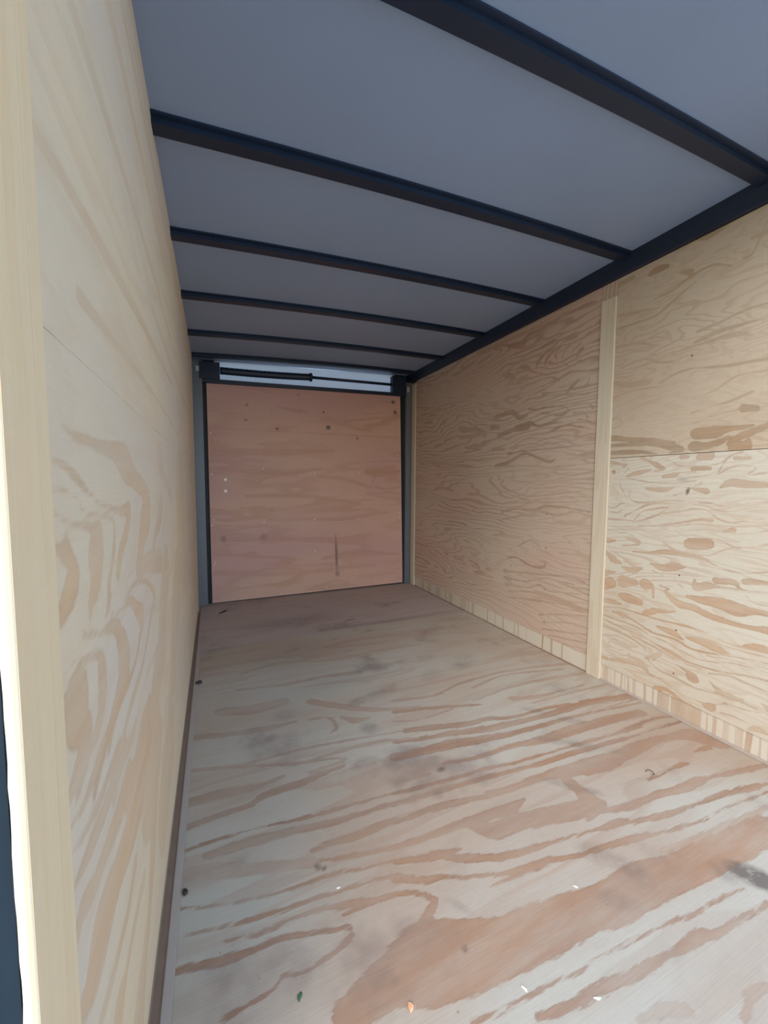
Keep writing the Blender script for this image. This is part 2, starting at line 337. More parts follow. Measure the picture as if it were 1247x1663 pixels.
  [0.7,1048,224,4,1002,223,5.4,936,215,3.9,884,199,2.9,879,186,1.4],
  [0.7,926,224,3,856,215,2.9,801,203,2.5,750,196,3,703,199,2.5],
  [0.9,842,289,5,797,286,11.2,762,275,4.1],
  [0.9,751,284,3.5,708,286,11,663,281,11.4,635,280,4],
  [0.6,763,293,2,693,300,2.5,636,296,2.5,545,301,2.5],
  [0.6,690,248,2.5,620,261,2,543,270,2],
  [0.9,600,315,4,566,324,9.9,546,324,6],
  [0.7,1022,161,1.9,1005,184,2.9,967,188,1.9,944,175,1.2,976,152,1.9,1015,153,2],
  [0.7,1032,130,3.5,997,127,3,943,144,2.4,934,174,1.2],
  [0.6,878,161,3.1,828,197,7.5,854,161,1.6],
  [0.8,1048,95,7.9,1024,99,8],
  [0.8,1007,101,7.6,952,119,10.4,886,127,7.4,860,108,3.4,814,114,2.5],
  [0.7,937,141,5,886,142,6.9,861,113,1.6],
  [0.9,774,181,2.9,741,172,5.7,728,160,17.3,708,155,3.4],
  [0.8,873,163,2.2,834,140,3.4,780,135,3.5,722,130,3,673,137,2.9,635,148,8.5,597,146,4,562,144,3],
  [0.6,851,112,3.4,805,104,3.4,752,87,2.4,720,90,2,682,92,4.5],
  [0.9,835,70,9.6,804,81,7.5,777,75,6.9,743,69,2.5,696,67,2.5],
  [0.9,689,88,6.5,671,89,13.3,664,102,3.1,633,121,4.3],
  [0.8,679,170,2.2,649,149,9.3,620,142,6,594,152,3.9],
  [0.7,645,86,3,611,92,3,578,90,2],
  [0.7,626,122,2.5,587,127,2.5,550,139,1.9],
  [0.8,577,74,3.4,556,87,9.9,533,85,3.4],
  [0.8,551,166,1.9,537,158,8.4],
  [0.6,680,195,2.4,631,209,2.5,591,207,3,540,204,2.5],
  [0.6,623,184,2.5,583,182,2.5,538,177,2.5],
 ],
 'right_upper': [
  [0.95,1071,934,6,993,932,7.5,894,928,9.8,821,908,12.7,796,897,5.6,833,891,3.5],
  [0.9,1047,906,8,940,901,8.4,873,889,2.5],
  [0.95,764,907,15.4,734,905,12.5,698,910,7.8,671,923,7.9],
  [0.95,669,891,3.7,653,898,16,630,892,16.4,624,911,6.2],
  [0.8,930,1515,8,910,1518,12,874,1514,7.4],
  [0.5,829,1475,8.7,801,1461,11],
  [0.6,1129,1523,18,1070,1527,11.5,992,1530,8.5],
  [0.5,1065,1422,3.9,991,1405,6.9,946,1398,3.9,893,1388,3.3],
  [0.5,1062,1369,3.5,972,1365,4,902,1365,3.5,835,1399,4.7,782,1424,2.3],
  [0.5,915,1422,3.5,855,1427,6.4,792,1447,2.9,741,1451,2.8,693,1427,4],
  [0.5,773,1264,4,708,1273,4.5,655,1284,3.5,601,1284,3],
  [0.5,780,1233,3.4,722,1246,7,646,1246,5.5,599,1246,3.5],
  [0.4,1046,1301,3.5,962,1291,3.7,875,1253,3.8,809,1262,3],
  [0.4,894,1212,3,834,1220,3.5,754,1224,3.5,667,1223,8.8,630,1206,4.1],
  [0.4,1023,1220,3.5,937,1229,3.5,893,1206,5.9,833,1190,2.9],
  [0.5,879,1130,3.3,831,1149,3.5,776,1154,3.5,700,1139,5,593,1131,4],
  [0.4,1065,1178,5.4,990,1149,11.1,916,1144,10.4],
  [0.4,1050,1116,3.5,960,1126,3,868,1117,3],
  [0.4,771,1056,3,712,1073,3,660,1102,4.4,591,1101,3],
  [0.5,777,1013,2.9,726,1024,3,671,1032,4.4,621,1049,2.4],
  [0.4,771,978,2.9,708,997,2.4,654,1002,4.5],
  [0.7,640,1004,10.8,611,999,9.8],
  [0.5,1058,1029,3.4,1027,1036,3.1,1007,1010,1.4,1044,998,2.9],
  [0.6,846,1609,2,763,1544,9,686,1562,4.5,643,1562,6.5],
  [0.5,664,1435,3.5,643,1436,3.1,614,1507,2.6],
  [0.4,645,1480,6.5,612,1478,8],
  [0.9,756,947,19.5,705,946,18.5,666,950,9,615,952,3],
  [0.9,664,909,11.3,643,925,10.4,614,935,10.5,582,948,8.1],
  [0.8,1055,964,11.2,980,950,8.8,911,943,7.8,819,923,4.8],
  [0.8,763,908,9.9,728,905,12,688,920,4.2],
 ],
 'right_far': [
  [0.8,1706,1520,3.1,1559,1468,15.5,1530,1480,9,1502,1502,3.5,1345,1505,3,1232,1516,2.5],
  [0.7,1604,1440,3.5,1472,1441,10,1445,1462,10.5,1367,1446,3,1284,1464,3.5,1178,1474,2.5],
  [0.7,1699,1344,3.2,1602,1385,3.8,1498,1408,3.4,1404,1420,5,1306,1435,3.5,1196,1437,2.5],
  [0.8,1656,1339,8.4,1632,1344,13.2,1583,1316,4.1],
  [0.7,1568,1318,2.2,1570,1355,4.3,1497,1388,3.4,1390,1396,3,1317,1411,2.9],
  [0.8,1555,1362,3.9,1510,1350,11.4,1466,1318,4.2,1398,1291,2.8],
  [0.8,1446,1323,2,1440,1352,8,1402,1380,6.8,1328,1405,3.5],
  [0.8,1373,1309,4.1,1394,1334,4,1376,1363,8.4,1304,1398,3,1227,1427,2.5],
  [0.8,1318,1299,2,1325,1329,3,1333,1369,4.1,1281,1400,2.4],
  [0.8,1254,1287,3.5,1289,1310,3,1291,1352,4.1,1237,1394,2.7,1155,1423,2.4],
  [0.8,1189,1292,3.9,1238,1314,2.8,1245,1348,2.9,1203,1366,4.3],
  [0.9,1223,1323,5.7,1207,1336,11.3,1192,1345,5.6],
  [0.7,1398,1286,3.5,1276,1279,3,1221,1282,2.5],
  [0.7,1534,1225,2.5,1358,1243,3.5,1241,1261,3],
  [0.7,1490,1211,3,1370,1226,3.5,1286,1254,2.8],
  [0.9,1266,1180,4.3,1239,1201,9.7,1207,1221,3.8],
  [0.8,1189,1182,4.3,1164,1194,4.5,1156,1222,1.3],
  [0.6,1461,1185,3,1331,1184,4.9,1215,1160,4.4,1137,1149,3],
  [0.9,1487,1149,3.3,1445,1136,5.9,1391,1137,5,1328,1131,3.5],
  [0.9,1403,1114,4.9,1352,1108,5],
  [0.9,1334,1127,1.6,1333,1098,3.7,1290,1087,4.5,1256,1100,2.4,1269,1120,2.8,1304,1127,3.4],
  [0.9,1228,1086,3.5,1179,1080,4.1,1158,1061,4.8],
  [0.9,1235,1123,2.5,1187,1124,2.5,1155,1113,3.6,1134,1092,5.7],
  [0.9,1735,1145,11.5,1608,1153,13.8,1552,1117,12.8,1500,1120,7.5],
  [0.9,1573,1066,16,1498,1067,21,1470,1079,10.4,1421,1057,4.9,1362,1059,6,1266,1055,3.5,1178,1051,3,1131,1031,3.9],
  [0.8,1348,1023,3.3,1306,1037,6.5,1253,1039,4.9,1177,1020,2.8,1130,1005,2.4],
  [0.7,1760,1096,17.3,1706,1089,11.3],
  [0.8,1704,1042,14.4,1605,1059,11,1557,1058,5.5],
  [0.6,1917,1110,16.8,1815,1060,16.4],
  [0.6,1496,1009,3,1386,1022,3,1264,1017,3,1129,988,2],
  [0.6,1425,986,3,1292,997,3,1129,970,1.9],
  [0.7,1287,1511,4.5,1190,1513,8.5,1140,1509,4],
  [0.5,1891,1524,12,1706,1526,11.5,1408,1513,7.5,1287,1520,5],
  [0.9,1629,942,5,1494,948,4.5,1356,948,3.5,1172,946,2.5],
  [0.8,1727,885,5,1627,897,10.8,1515,934,7.4,1452,922,7.1,1353,887,8.3,1317,896,4],
  [0.6,1618,970,4,1454,979,4,1356,948,3.5,1321,970,3.5,1204,972,2.5],
  [0.6,1727,881,5.5,1491,875,4,1352,862,4,1131,870,2.5],
  [0.5,1650,853,3.5,1352,851,3,1130,844,2.5],
  [0.5,1648,819,3.5,1351,830,2.5,1129,831,2.5],
  [0.5,1553,794,3,1261,800,3,1128,812,3],
  [0.5,1445,763,3,1260,779,2.5,1127,793,2.5],
  [0.5,1395,992,4,1270,1000,3.5,1129,981,2.5],
  [0.5,2064,1128,18.9,1815,1070,10.6,2062,1069,9.5],
  [0.5,2404,935,10.9,1926,888,9.4],
  [0.6,1193,906,5.5,1126,914,9.5],
  [0.7,1666,636,5.9,1548,660,5,1440,659,7,1363,682,5,1256,684,4.5,1129,672,4],
  [0.6,1671,771,4.3,1485,726,4,1259,747,3.5,1126,762,2.5],
  [0.6,1670,746,3.8,1463,704,4.5,1383,714,3.5,1125,737,2.5],
  [0.6,1619,689,4,1345,701,3.5,1124,717,2.5],
  [0.6,1420,660,5,1288,647,5,1206,667,4,1121,653,4.4],
  [0.6,1887,649,3.7,1917,629,4,1842,615,4.3],
  [0.6,1664,594,4,1481,633,4,1342,629,3.5,1253,615,3.5,1126,614,3.5],
  [0.7,1607,398,6,1538,411,5.5,1449,387,5.4,1369,395,7.2,1351,421,4.3,1390,421,4],
  [0.7,1629,326,10.5,1557,333,5,1427,352,4.5,1330,366,4.4,1209,385,4,1137,374,4],
  [0.7,1628,293,4.5,1489,299,4,1367,343,4.3,1311,348,4,1191,355,4],
  [0.6,1626,259,4.5,1466,273,4.4,1385,308,5,1327,292,3.5,1158,322,3],
  [0.6,1600,222,4.5,1403,265,4,1237,273,3.5,1118,292,2.5],
  [0.6,1599,189,3.9,1402,227,4.5,1236,252,3.5,1117,266,3],
  [0.6,1379,164,4.8,1234,209,4.4,1115,227,3.5],
  [0.6,1358,132,4.3,1232,174,4,1114,194,3.5],
  [0.6,1357,102,4.5,1230,132,4,1112,161,3.4],
  [0.6,1318,86,4.5,1196,109,3.9,1118,125,3.4],
  [0.6,1262,69,3.4,1116,98,3],
  [0.6,1183,534,1.4,1174,501,1.8,1195,450,1.2,1163,422,2.3],
  [0.6,1540,467,4.4,1455,511,4.9,1393,489,3.3,1372,455,1.8],
 ],
 'left_lower': [
  [1,327,678,2.1,336,683,6.9,351,691,12.1,369,703,15.8,368,719,8.4,358,733,8.6],
  [0.9,387,655,3.8,410,647,3.6,442,637,3.2,494,626,10.6,518,603,17.2,529,582,26.3,533,563,31.9,509,557,13.7,478,541,10.7,445,530,8.1,406,515,7.3,396,510,6.7],
  [0.9,409,664,5.1,415,676,9.8,431,688,14.9,439,705,19.3,437,722,20.9],
  [0.8,461,649,3.5,475,659,8.6,478,678,6.6,500,694,3.9,510,711,4.8],
  [0.8,461,649,1.7,524,635,2.5,582,629,7.3,628,602,13.2,659,584,19.3,642,565,7.1,615,547,6.2,572,537,5.1,520,535,5.1,476,530,5,448,514,5.5],
  [0.7,550,645,1.8,648,640,4.5,737,614,6.2,795,577,10.5,737,555,7.4,686,529,6.7,630,510,7.2,565,503,7.6,519,493,6.6,454,481,6.9],
  [0.9,333,645,2.2,357,643,3.3,395,631,4.1,425,623,4.9,437,606,13.8,438,584,16,430,568,12.9,413,557,10.1,390,552,5.5,365,545,6.6,354,542,5.9],
  [1,333,629,1.3,356,621,6.3,376,614,6.7,364,606,31,372,588,15.7,381,570,19.2,361,565,7.6,343,556,6.7],
  [0.7,587,466,6.7,556,462,10,491,469,9.4,462,459,11.8],
  [0.7,689,425,23.9,632,415,34.9,584,406,27.7,527,410,23.6],
  [0.6,794,432,52.8,747,394,52.3,715,339,50.5,660,308,63.6],
  [0.5,985,590,57.2,909,517,55.6,863,446,55.8],
  [0.5,1253,496,103.8,1131,412,84.3,1062,329,68.2],
  [0.5,1021,313,42.6,937,258,34.1,825,238,25.4],
  [0.6,640,660,13.5,745,648,18.3,892,626,27],
  [0.8,327,798,1.4,351,795,3.4,383,787,5.2,413,775,3.2,450,762,2.8,496,754,2.8,548,746,5.8,596,745,11.7,574,720,11.6,538,698,10.4,521,680,11.5],
  [0.8,327,765,2.8,356,752,2.8,415,741,4.8,444,728,17.2,437,715,24.5,434,698,18.4],
  [0.8,331,777,0.8,359,774,0.8,396,765,1.4,399,758,1.6,430,751,1.4,483,745,2.2,511,736,5,507,712,5.7,490,686,5.8],
  [0.7,364,823,3.6,391,818,4.8,445,817,6.4,520,815,12.8,591,803,26,643,787,16.6,746,760,19.5,740,734,37.4,693,706,25.9,661,671,18.9],
  [0.6,940,735,24.5,887,706,21.3,821,677,11.2,796,647,21.7],
  [0.9,330,738,3,347,730,6.5,363,721,7.3],
  [0.4,1482,797,136.8,1428,667,139.2,1489,524,130.1],
  [0.4,944,830,39.6,1007,792,16,1146,752,21],
  [0.9,334,549,4,354,555,8.3,381,556,7.1,402,558,6.9],
  [0.7,334,530,2.2,366,523,5.2,403,527,8.6,434,535,8.3],
  [0.8,335,509,1.6,363,500,4.4,403,494,5.5,455,494,6.8,496,497,5.6],
  [0.8,335,482,2.9,368,477,8.5,410,472,10.2,466,471,10.3,519,474,12.5],
  [0.8,336,439,7.8,350,449,9.6,382,437,10.4,416,433,11,473,427,17,530,428,20.5],
  [0.8,335,382,8.6,360,371,16.8,388,376,32.7,419,375,31.3,462,371,23.5,538,361,30.4,616,361,37.4,686,378,40.5],
  [0.7,382,307,8.7,405,303,8.2,448,296,8.3,501,290,9.4,548,301,11.5],
  [0.6,436,234,28,471,237,9.5,523,240,10.1,600,231,10.5],
  [0.6,529,105,48.9,576,130,26.1,628,149,19.7,681,210,31.9,724,294,55,777,321,52.8],
  [0.5,810,164,74,878,185,79.3,958,209,86.6],
 ],
}

def smooth_line(p):
    """p: n x 3 (a, b, half width) -> denser Catmull-Rom line"""
    if len(p) < 3: return p
    q = np.vstack([2*p[0]-p[1], p, 2*p[-1]-p[-2]]); out = []
    for i in range(1, len(q)-2):
        for t in (0, .25, .5, .75):
            a, b, c, d = q[i-1], q[i], q[i+1], q[i+2]
            out.append(.5*((2*b)+(-a+c)*t+(2*a-5*b+4*c-d)*t*t+(-a+3*b-3*c+d)*t**3))
    out.append(q[-2]); return np.array(out)
def grain_fields(A, B, strokes, minw=.0):
    sd = np.full(A.shape, -.05); st = np.zeros(A.shape)
    for s in strokes:
        p = np.array(s[1:], float).reshape(-1, 3)/1000.0
        hw0 = p[:, 2].copy(); p = smooth_line(p); p[:, 2] = np.clip(p[:, 2], hw0.min()*.7, hw0.max()*1.1)
        R = p[:, 2].max()+.03
        sel = (A > p[:, 0].min()-R) & (A < p[:, 0].max()+R) & (B > p[:, 1].min()-R) & (B < p[:, 1].max()+R)
        if not sel.any(): continue
        a, b = A[sel], B[sel]; best = np.full(a.shape, -.05)
        for i in range(len(p)-1):
            d = p[i+1, :2]-p[i, :2]; ll = max(float(d@d), 1e-9)
            t = np.clip(((a-p[i, 0])*d[0]+(b-p[i, 1])*d[1])/ll, 0, 1)
            dist = np.hypot(a-p[i, 0]-t*d[0], b-p[i, 1]-t*d[1])
            best = np.maximum(best, p[i, 2]+t*(p[i+1, 2]-p[i, 2])-dist)
        cur, cs = sd[sel], st[sel]
        up_ = best > cur
        cs = np.where(up_, s[0], cs); sd[sel] = np.maximum(cur, best); st[sel] = cs
    return sd, st
def sheet(name, fn, a0, a1, b0, b1, res, thick, nrm, mat, parent, strokes=(), stains=(), uvsw=False, ua=None, jag=0.0):
    """plywood sheet: a fine grid for its face (carries the figure) on a slab; fn(a, b) -> point of the face"""
    na = max(2, int(math.ceil((a1-a0)/res))+1); nb = max(2, int(math.ceil((b1-b0)/res))+1)
    A, B = np.meshgrid(np.linspace(a0, a1, na), np.linspace(b0, b1, nb), indexing='ij')
    sd, st = grain_fields(A, B, strokes)
    stn = np.zeros(A.shape)
    for (x, y, rx, ry, ang, k) in stains:
        ca, sa = math.cos(ang), math.sin(ang); dx, dy = A-x, B-y
        q = ((dx*ca+dy*sa)/rx)**2+((-dx*sa+dy*ca)/ry)**2
        stn = np.maximum(stn, k*np.clip(1.6-1.6*np.sqrt(q)*.9, 0, 1))
    P = fn(A, B)                                            # (3, na, nb)
    co = np.stack([p.ravel() for p in P], 1)
    i = np.arange(na-1)[:, None]*nb+np.arange(nb-1)[None, :]; i = i.ravel()
    n = Vector(nrm)
    F = np.stack([i, i+nb, i+nb+1, i+1], 1)
    e1 = Vector(co[nb]-co[0]); e2 = Vector(co[1]-co[0])
    if e1.cross(e2).dot(n) < 0: F = F[:, ::-1]
    nv = len(co)
    cr = [0, (na-1)*nb, na*nb-1, nb-1]
    base = [co[k] for k in cr]; back = [co[k]-np.array(nrm)*thick for k in cr]
    co2 = np.vstack([co, base, back])
    q = [nv+k for k in range(8)]
    ext = [(q[0], q[1], q[5], q[4]), (q[1], q[2], q[6], q[5]), (q[2], q[3], q[7], q[6]), (q[3], q[0], q[4], q[7]), (q[7], q[6], q[5], q[4])]
    F = np.vstack([F, np.array(ext)])
    me = bpy.data.meshes.new(name)
    me.vertices.add(len(co2)); me.vertices.foreach_set('co', co2.ravel())
    me.loops.add(len(F)*4); me.loops.foreach_set('vertex_index', F.ravel().astype(np.int32))
    me.polygons.add(len(F)); me.polygons.foreach_set('loop_start', np.arange(len(F), dtype=np.int32)*4)
    me.polygons.foreach_set('loop_total', np.full(len(F), 4, dtype=np.int32))
    me.update(calc_edges=True)
    av, bv = A.ravel(), B.ravel()
    U = np.stack([bv, av] if uvsw else [av, bv], 1)
    U = np.vstack([U, U[cr], U[cr]])
    uv = me.uv_layers.new(name='uv'); uv.data.foreach_set('uv', U[F.ravel()].ravel().astype(np.float32))
    for nm, arr in (('sd', sd), ('st', st), ('stain', stn)):
        at = me.attributes.new(nm, 'FLOAT', 'POINT')
        full = np.concatenate([arr.ravel(), np.full(8, -.05 if nm == 'sd' else 0.0)]); at.data.foreach_set('value', full.astype(np.float32))
    me.validate()
    return link(name, me, mat, parent)
def screw(parent, loc, nrm, r=.004, name='screw', mat=None):
    me = bpy.data.meshes.new(name); n = Vector(nrm); a = n.orthogonal().normalized(); b = n.cross(a)
    vs_ = []
    for rr, h in ((r, 0.0), (r*.85, .0012), (r*.35, .0012), (r*.25, .0004)):
        for k in range(8):
            t = k*math.pi/4; vs_.append(tuple(Vector(loc)+(a*math.cos(t)+b*math.sin(t))*rr+n*h))
    fs = [(i*8+k, i*8+(k+1) % 8, (i+1)*8+(k+1) % 8, (i+1)*8+k) for i in range(3) for k in range(8)]+[tuple(24+k for k in range(8))]
    me.from_pydata(vs_, [], fs); me.update()
    return link(name, me, mat or M_screw, parent)

# ------------------------------------------------ floor
FX0, FX1 = -.006, W+.010
floor = tag(box('floor', (FX0, YO, -.075), (FX1, L+.10, -.0185), M_darkw), 'plywood floor of the trailer in two sheets', None, None, 'structure')
floor_marks = [(0.654, 0.872, 0.016, 0.01, 0.2, 1), (1.075, 0.372, 0.055, 0.03, -0.9, 1.5), (1.03, 0.4, 0.03, 0.03, 0, 0.385),
    (0.277, 0.736, 0.007, 0.01, 0.5, 1), (0.288, 0.728, 0.005, 0.006, 0, 1), (0.6, 0.8, 0.02, 0.016, 0.5, 0.275), (0.56, 0.84, 0.03, 0.02, 0.5, 0.248),
    (1.1, 0.99, 0.05, 0.018, 2.4, 0.303), (1.17, 0.9, 0.06, 0.022, 2.5, 0.33), (1.03, 0.845, 0.07, 0.02, 2.5, 0.303), (1.1, 0.79, 0.07, 0.02, 2.5, 0.303), (1.16, 0.74, 0.05, 0.02, 2.5, 0.22),
    (0.92, 0.7, 0.06, 0.016, 2.3, 0.33), (0.97, 0.655, 0.03, 0.015, 2.3, 0.385), (0.83, 0.53, 0.05, 0.03, 2.3, 0.33), (0.86, 0.49, 0.05, 0.025, 2.3, 0.33), (0.78, 0.45, 0.05, 0.02, 2.3, 0.22),
    (0.5, 0.56, 0.03, 0.01, 2.2, 0.275), (0.34, 0.51, 0.02, 0.012, 2, 0.275), (0.47, 0.5, 0.006, 0.006, 0, 1.2),
    (0.56, 1.28, 0.05, 0.03, 0.3, 0.44), (0.66, 1.3, 0.1, 0.04, 0.3, 0.22), (0.54, 1.12, 0.035, 0.04, 0.3, 0.44), (0.9, 1.35, 0.08, 0.05, 0.6, 0.193), (1.1, 1.4, 0.1, 0.06, 0.6, 0.193),
    (0.66, 1.7, 0.03, 0.008, 0.2, 0.385), (0.64, 1.86, 0.03, 0.008, 0.3, 0.44), (0.85, 1.9, 0.03, 0.014, 0.3, 0.495), (0.3, 1.3, 0.05, 0.04, 0, 0.22), (0.55, 1.45, 0.2, 0.08, 0.2, 0.165), (0.4, 1.75, 0.25, 0.12, 0.2, 0.165)]  # the broad faint ellipses darken the sheet towards the rear
sh = sheet('plywood_sheet', lambda a, b: (a, b, 0*a), FX0, FX1, YO, 1.966, .0045, .018, (0, 0, 1), M_floor, floor, GRAIN['floor'], floor_marks)
tag(sh, 'near floor sheet with bold brown grain, scuffs and a gouged hole')
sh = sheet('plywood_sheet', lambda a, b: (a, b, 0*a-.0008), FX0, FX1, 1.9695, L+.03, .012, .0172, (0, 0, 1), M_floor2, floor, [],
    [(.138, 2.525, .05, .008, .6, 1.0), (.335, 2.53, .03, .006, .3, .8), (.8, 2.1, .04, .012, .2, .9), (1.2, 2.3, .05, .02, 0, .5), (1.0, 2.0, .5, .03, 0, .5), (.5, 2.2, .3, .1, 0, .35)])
tag(sh, 'far floor sheet, greyer and dirtier, against the rear door')
# ------------------------------------------------ right wall
wall_r = tag(box('wall_right', (W+.012, YO, -.07), (W+.05, L+.12, 1.66), M_alu), 'right wall lined with pine plywood panels', None, None, 'structure')
box('backing', (W+.0095, YO+.001, 0), (W+.0118, L, 1.60), M_darkw, wall_r)
YB0, YB1 = 1.050, 1.112
rwall = lambda a, b: (0*a+W, a, b)
p1 = sheet('plywood_panel', rwall, YO, 1.0485, .066, .8835, .0032, .009, (-1, 0, 0), M_rl, wall_r, GRAIN['right_lower'], [(.772, .763, .006, .014, .3, 1.2), (.79, .80, .02, .01, .3, .4)])
tag(p1, 'near lower wall panel with bold swirling grain')
p2 = sheet('plywood_panel', rwall, YO, 1.0485, .8855, 1.552, .0035, .009, (-1, 0, 0), M_ru, wall_r, [[min(1, q[0]*1.4)]+q[1:] for q in GRAIN['right_upper']], [])
tag(p2, 'near upper wall panel, browner with diagonal grain')
p3 = sheet('plywood_panel', rwall, 1.1135, 2.642, .074, 1.552, .0055, .009, (-1, 0, 0), M_rf, wall_r, GRAIN['right_far'], [(2.0, .58, .4, .4, 0, .12)])
tag(p3, 'far wall panel with fine horizontal wavy grain')
for (y, z) in ((.782, .297), (.782, .148), (.782, .484), (.783, 1.195)): screw(p1 if z < .88 else p2, (W, y, z), (-1, 0, 0), .0028, 'nail', M_darkw)
for (y, z) in ((1.355, .646), (1.352, .489), (1.578, .362), (1.349, .293), (1.347, .141)): screw(p3, (W, y, z), (-1, 0, 0), .003, 'nail', M_darkw)
# white filler blotch beside the knot
bt = box('batten', (W-.0055, YB0, .0), (W+.008, YB1, 1.494), M_batten, wall_r, bev=.0018)
box('batten_cap', (W-.0005, YB0, 1.4945), (W+.008, YB1, 1.552), M_rf, wall_r)
tag(bt, 'narrow vertical batten covering the joint of the right wall panels')
tr = box('batten', (W-.006, 2.648, .0), (W+.008, 2.706, 1.54), M_batten, wall_r, bev=.002); tag(tr, 'wooden strip in the far corner of the right wall')
# baseboards with upright grain
base_r = empty('baseboard_right'); tag(base_r, 'low plywood strip with upright grain along the right wall', None, None, 'structure')
def vstr(ys, z1): return [[k, y*1000, -10, h*1000, y*1000+dy*1000, z1*1000+10, h*1000] for y, h, k, dy in ys]
far_g = [(1.763, .004, 1, 0), (1.697, .003, .8, 0), (1.63, .0045, 1, .004), (1.545, .003, 1, 0), (1.517, .0035, .9, 0), (1.459, .002, .6, 0), (1.358, .005, 1, -.003), (1.301, .006, 1, .002), (1.243, .004, .9, 0),
    (1.90, .012, .8, 0), (1.945, .004, .7, 0), (2.0, .03, .6, 0), (2.14, .02, .6, 0), (2.2, .006, .8, 0), (2.3, .03, .6, 0), (2.42, .02, .6, 0), (2.52, .02, .6, 0), (1.80, .002, .5, 0)]
near_g = [(1.030, .012, .7, 0), (1.008, .002, .6, 0), (.989, .003, .6, .003), (.965, .004, .7, -.004), (.95, .002, .6, 0), (.933, .004, .7, .006), (.914, .006, .6, 0), (.873, .005, .9, .004), (.846, .003, .8, 0),
    (.812, .020, .95, 0), (.762, .026, .85, 0), (.715, .020, .8, 0), (.680, .003, .7, 0), (.660, .006, .7, 0), (.630, .008, .5, 0), (.598, .010, .6, 0), (.577, .008, .9, -.004), (.549, .003, .8, 0), (.52, .012, .7, 0), (.45, .02, .7, 0), (.35, .03, .7, 0)]
sheet('plywood_strip', lambda a, b: (0*a+W+.003, a, b), 1.1135, 2.645, .0, .0728, .003, .006, (-1, 0, 0), M_base, base_r, vstr(far_g, .07), [(2.3, .04, .35, .1, 0, .25)], uvsw=True)
sheet('plywood_strip', lambda a, b: (0*a+W+.003, a, b), YO, 1.0485, .0, .0648, .003, .006, (-1, 0, 0), M_base, base_r, vstr(near_g, .064), [], uvsw=True)
box('shoe_strip', (W-.006, YO, 0), (W+.0028, 1.0485, .007), M_shoe, base_r, bev=.0015)
box('shoe_strip', (W-.002, 1.1135, 0), (W+.0028, 2.645, .004), M_brown, base_r)

# ------------------------------------------------ left wall (starts at the cut end beside the camera)
YL = .267
wall_l = tag(box('wall_left', (-.060, YL+.004, -.07), (-.022, L+.12, 1.66), M_alu), 'left wall lined with pine plywood panels', None, None, 'structure')
box('backing', (-.0218, YL+.06, .02), (-.0145, L, 1.55), M_darkw, wall_l)
def lwall(off):
    return lambda a, b: (0*a-off+.006*np.clip((b-.9)/.62, 0, 1)*0, a, b)
ll = sheet('plywood_panel', lwall(.0015), .334, 2.545, .030, .8835, .0055, .009, (1, 0, 0), M_ll, wall_l, GRAIN['left_lower'], [])
tag(ll, 'lower left wall panel with large pale cathedral grain')
lu_strokes = [[.6, 340, 1010, 8, 700, 1040, 10, 1300, 1060, 6], [.5, 340, 1180, 12, 800, 1200, 10, 1500, 1180, 5], [.6, 340, 1330, 14, 640, 1350, 16, 1200, 1330, 8], [.5, 500, 1440, 10, 1200, 1450, 10, 2000, 1440, 6], [.5, 420, 940, 8, 900, 950, 6, 1500, 935, 4], [.5, 900, 1120, 8, 1500, 1110, 10, 2200, 1120, 6]]
lu = sheet('plywood_panel', lwall(.0015), .334, 2.545, .8841, 1.568, .0075, .009, (1, 0, 0), M_ll, wall_l, lu_strokes, [])
tag(lu, 'upper left wall panel, pale and washed with daylight')
bl = box('batten', (-.0035, YL, .0), (.0005, .3125, 1.565), M_battenL, wall_l, bev=.0008)
box('batten_edge', (-.0035, .3128, .0), (-.0001, .3335, 1.565), M_battenL, wall_l, bev=.0012)
tag(bl, 'pale vertical board at the open end of the left wall')
# the sawn end: three veneers standing slightly proud of one another, edges ragged
def ragged(name, x0, x1, y0, mat, amp):
    me = bpy.data.meshes.new(name); vs_, fs = [], []
    n = 120; rnd = random.Random(int(abs(x0)*1e6))
    for i in range(n+1):
        z = 1.565*i/n; j = rnd.uniform(-amp, amp)
        vs_ += [(x0+j, y0+rnd.uniform(0, amp*.7), z), (x1, y0, z), (x1, y0+.03, z), (x0+j, y0+.03, z)]
    for i in range(n):
        a = i*4; b = a+4
        for k in range(4): fs.append((a+k, a+(k+1) % 4, b+(k+1) % 4, b+k))
    fs += [(0, 1, 2, 3)[::-1], tuple(n*4+k for k in range(4))]
    me.from_pydata(vs_, [], fs); me.update(); return link(name, me, mat, wall_l)
ragged('veneer_edge', -.0072, -.0046, YL+.0012, M_edge, .0004)
ragged('veneer_edge', -.0047, -.0033, YL+.0006, M_glue, .0002)
box('veneer_edge', (-.0035, YL+.0003, 0), (-.0001, YL+.02, 1.56), M_edge2, wall_l)
po = box('frame_post', (-.110, YL+.006, -.10), (-.0076, YL+.055, 1.70), M_steel_n, wall_l, bev=.002); tag(po, 'dark blue steel post beside the sawn plywood end')
tl = box('batten', (-.008, 2.552, .0), (-.001, 2.612, 1.535), M_batten, wall_l, bev=.002); tag(tl, 'wooden strip in the far corner of the left wall')
base_l = empty('baseboard_left'); tag(base_l, 'thin strip along the foot of the left wall', None, None, 'structure')
box('plywood_strip', (-.014, .334, 0), (-.0025, 2.60, .0305), M_brown, base_l)
box('plywood_strip', (-.0025, .334, 0), (.0105, 2.60, .0022), M_brown, base_l)
sh_l = box('shoe_strip', (.010, YO+.07, .0), (.0255, 2.64, .004), M_shoe, base_l, bev=.0014)
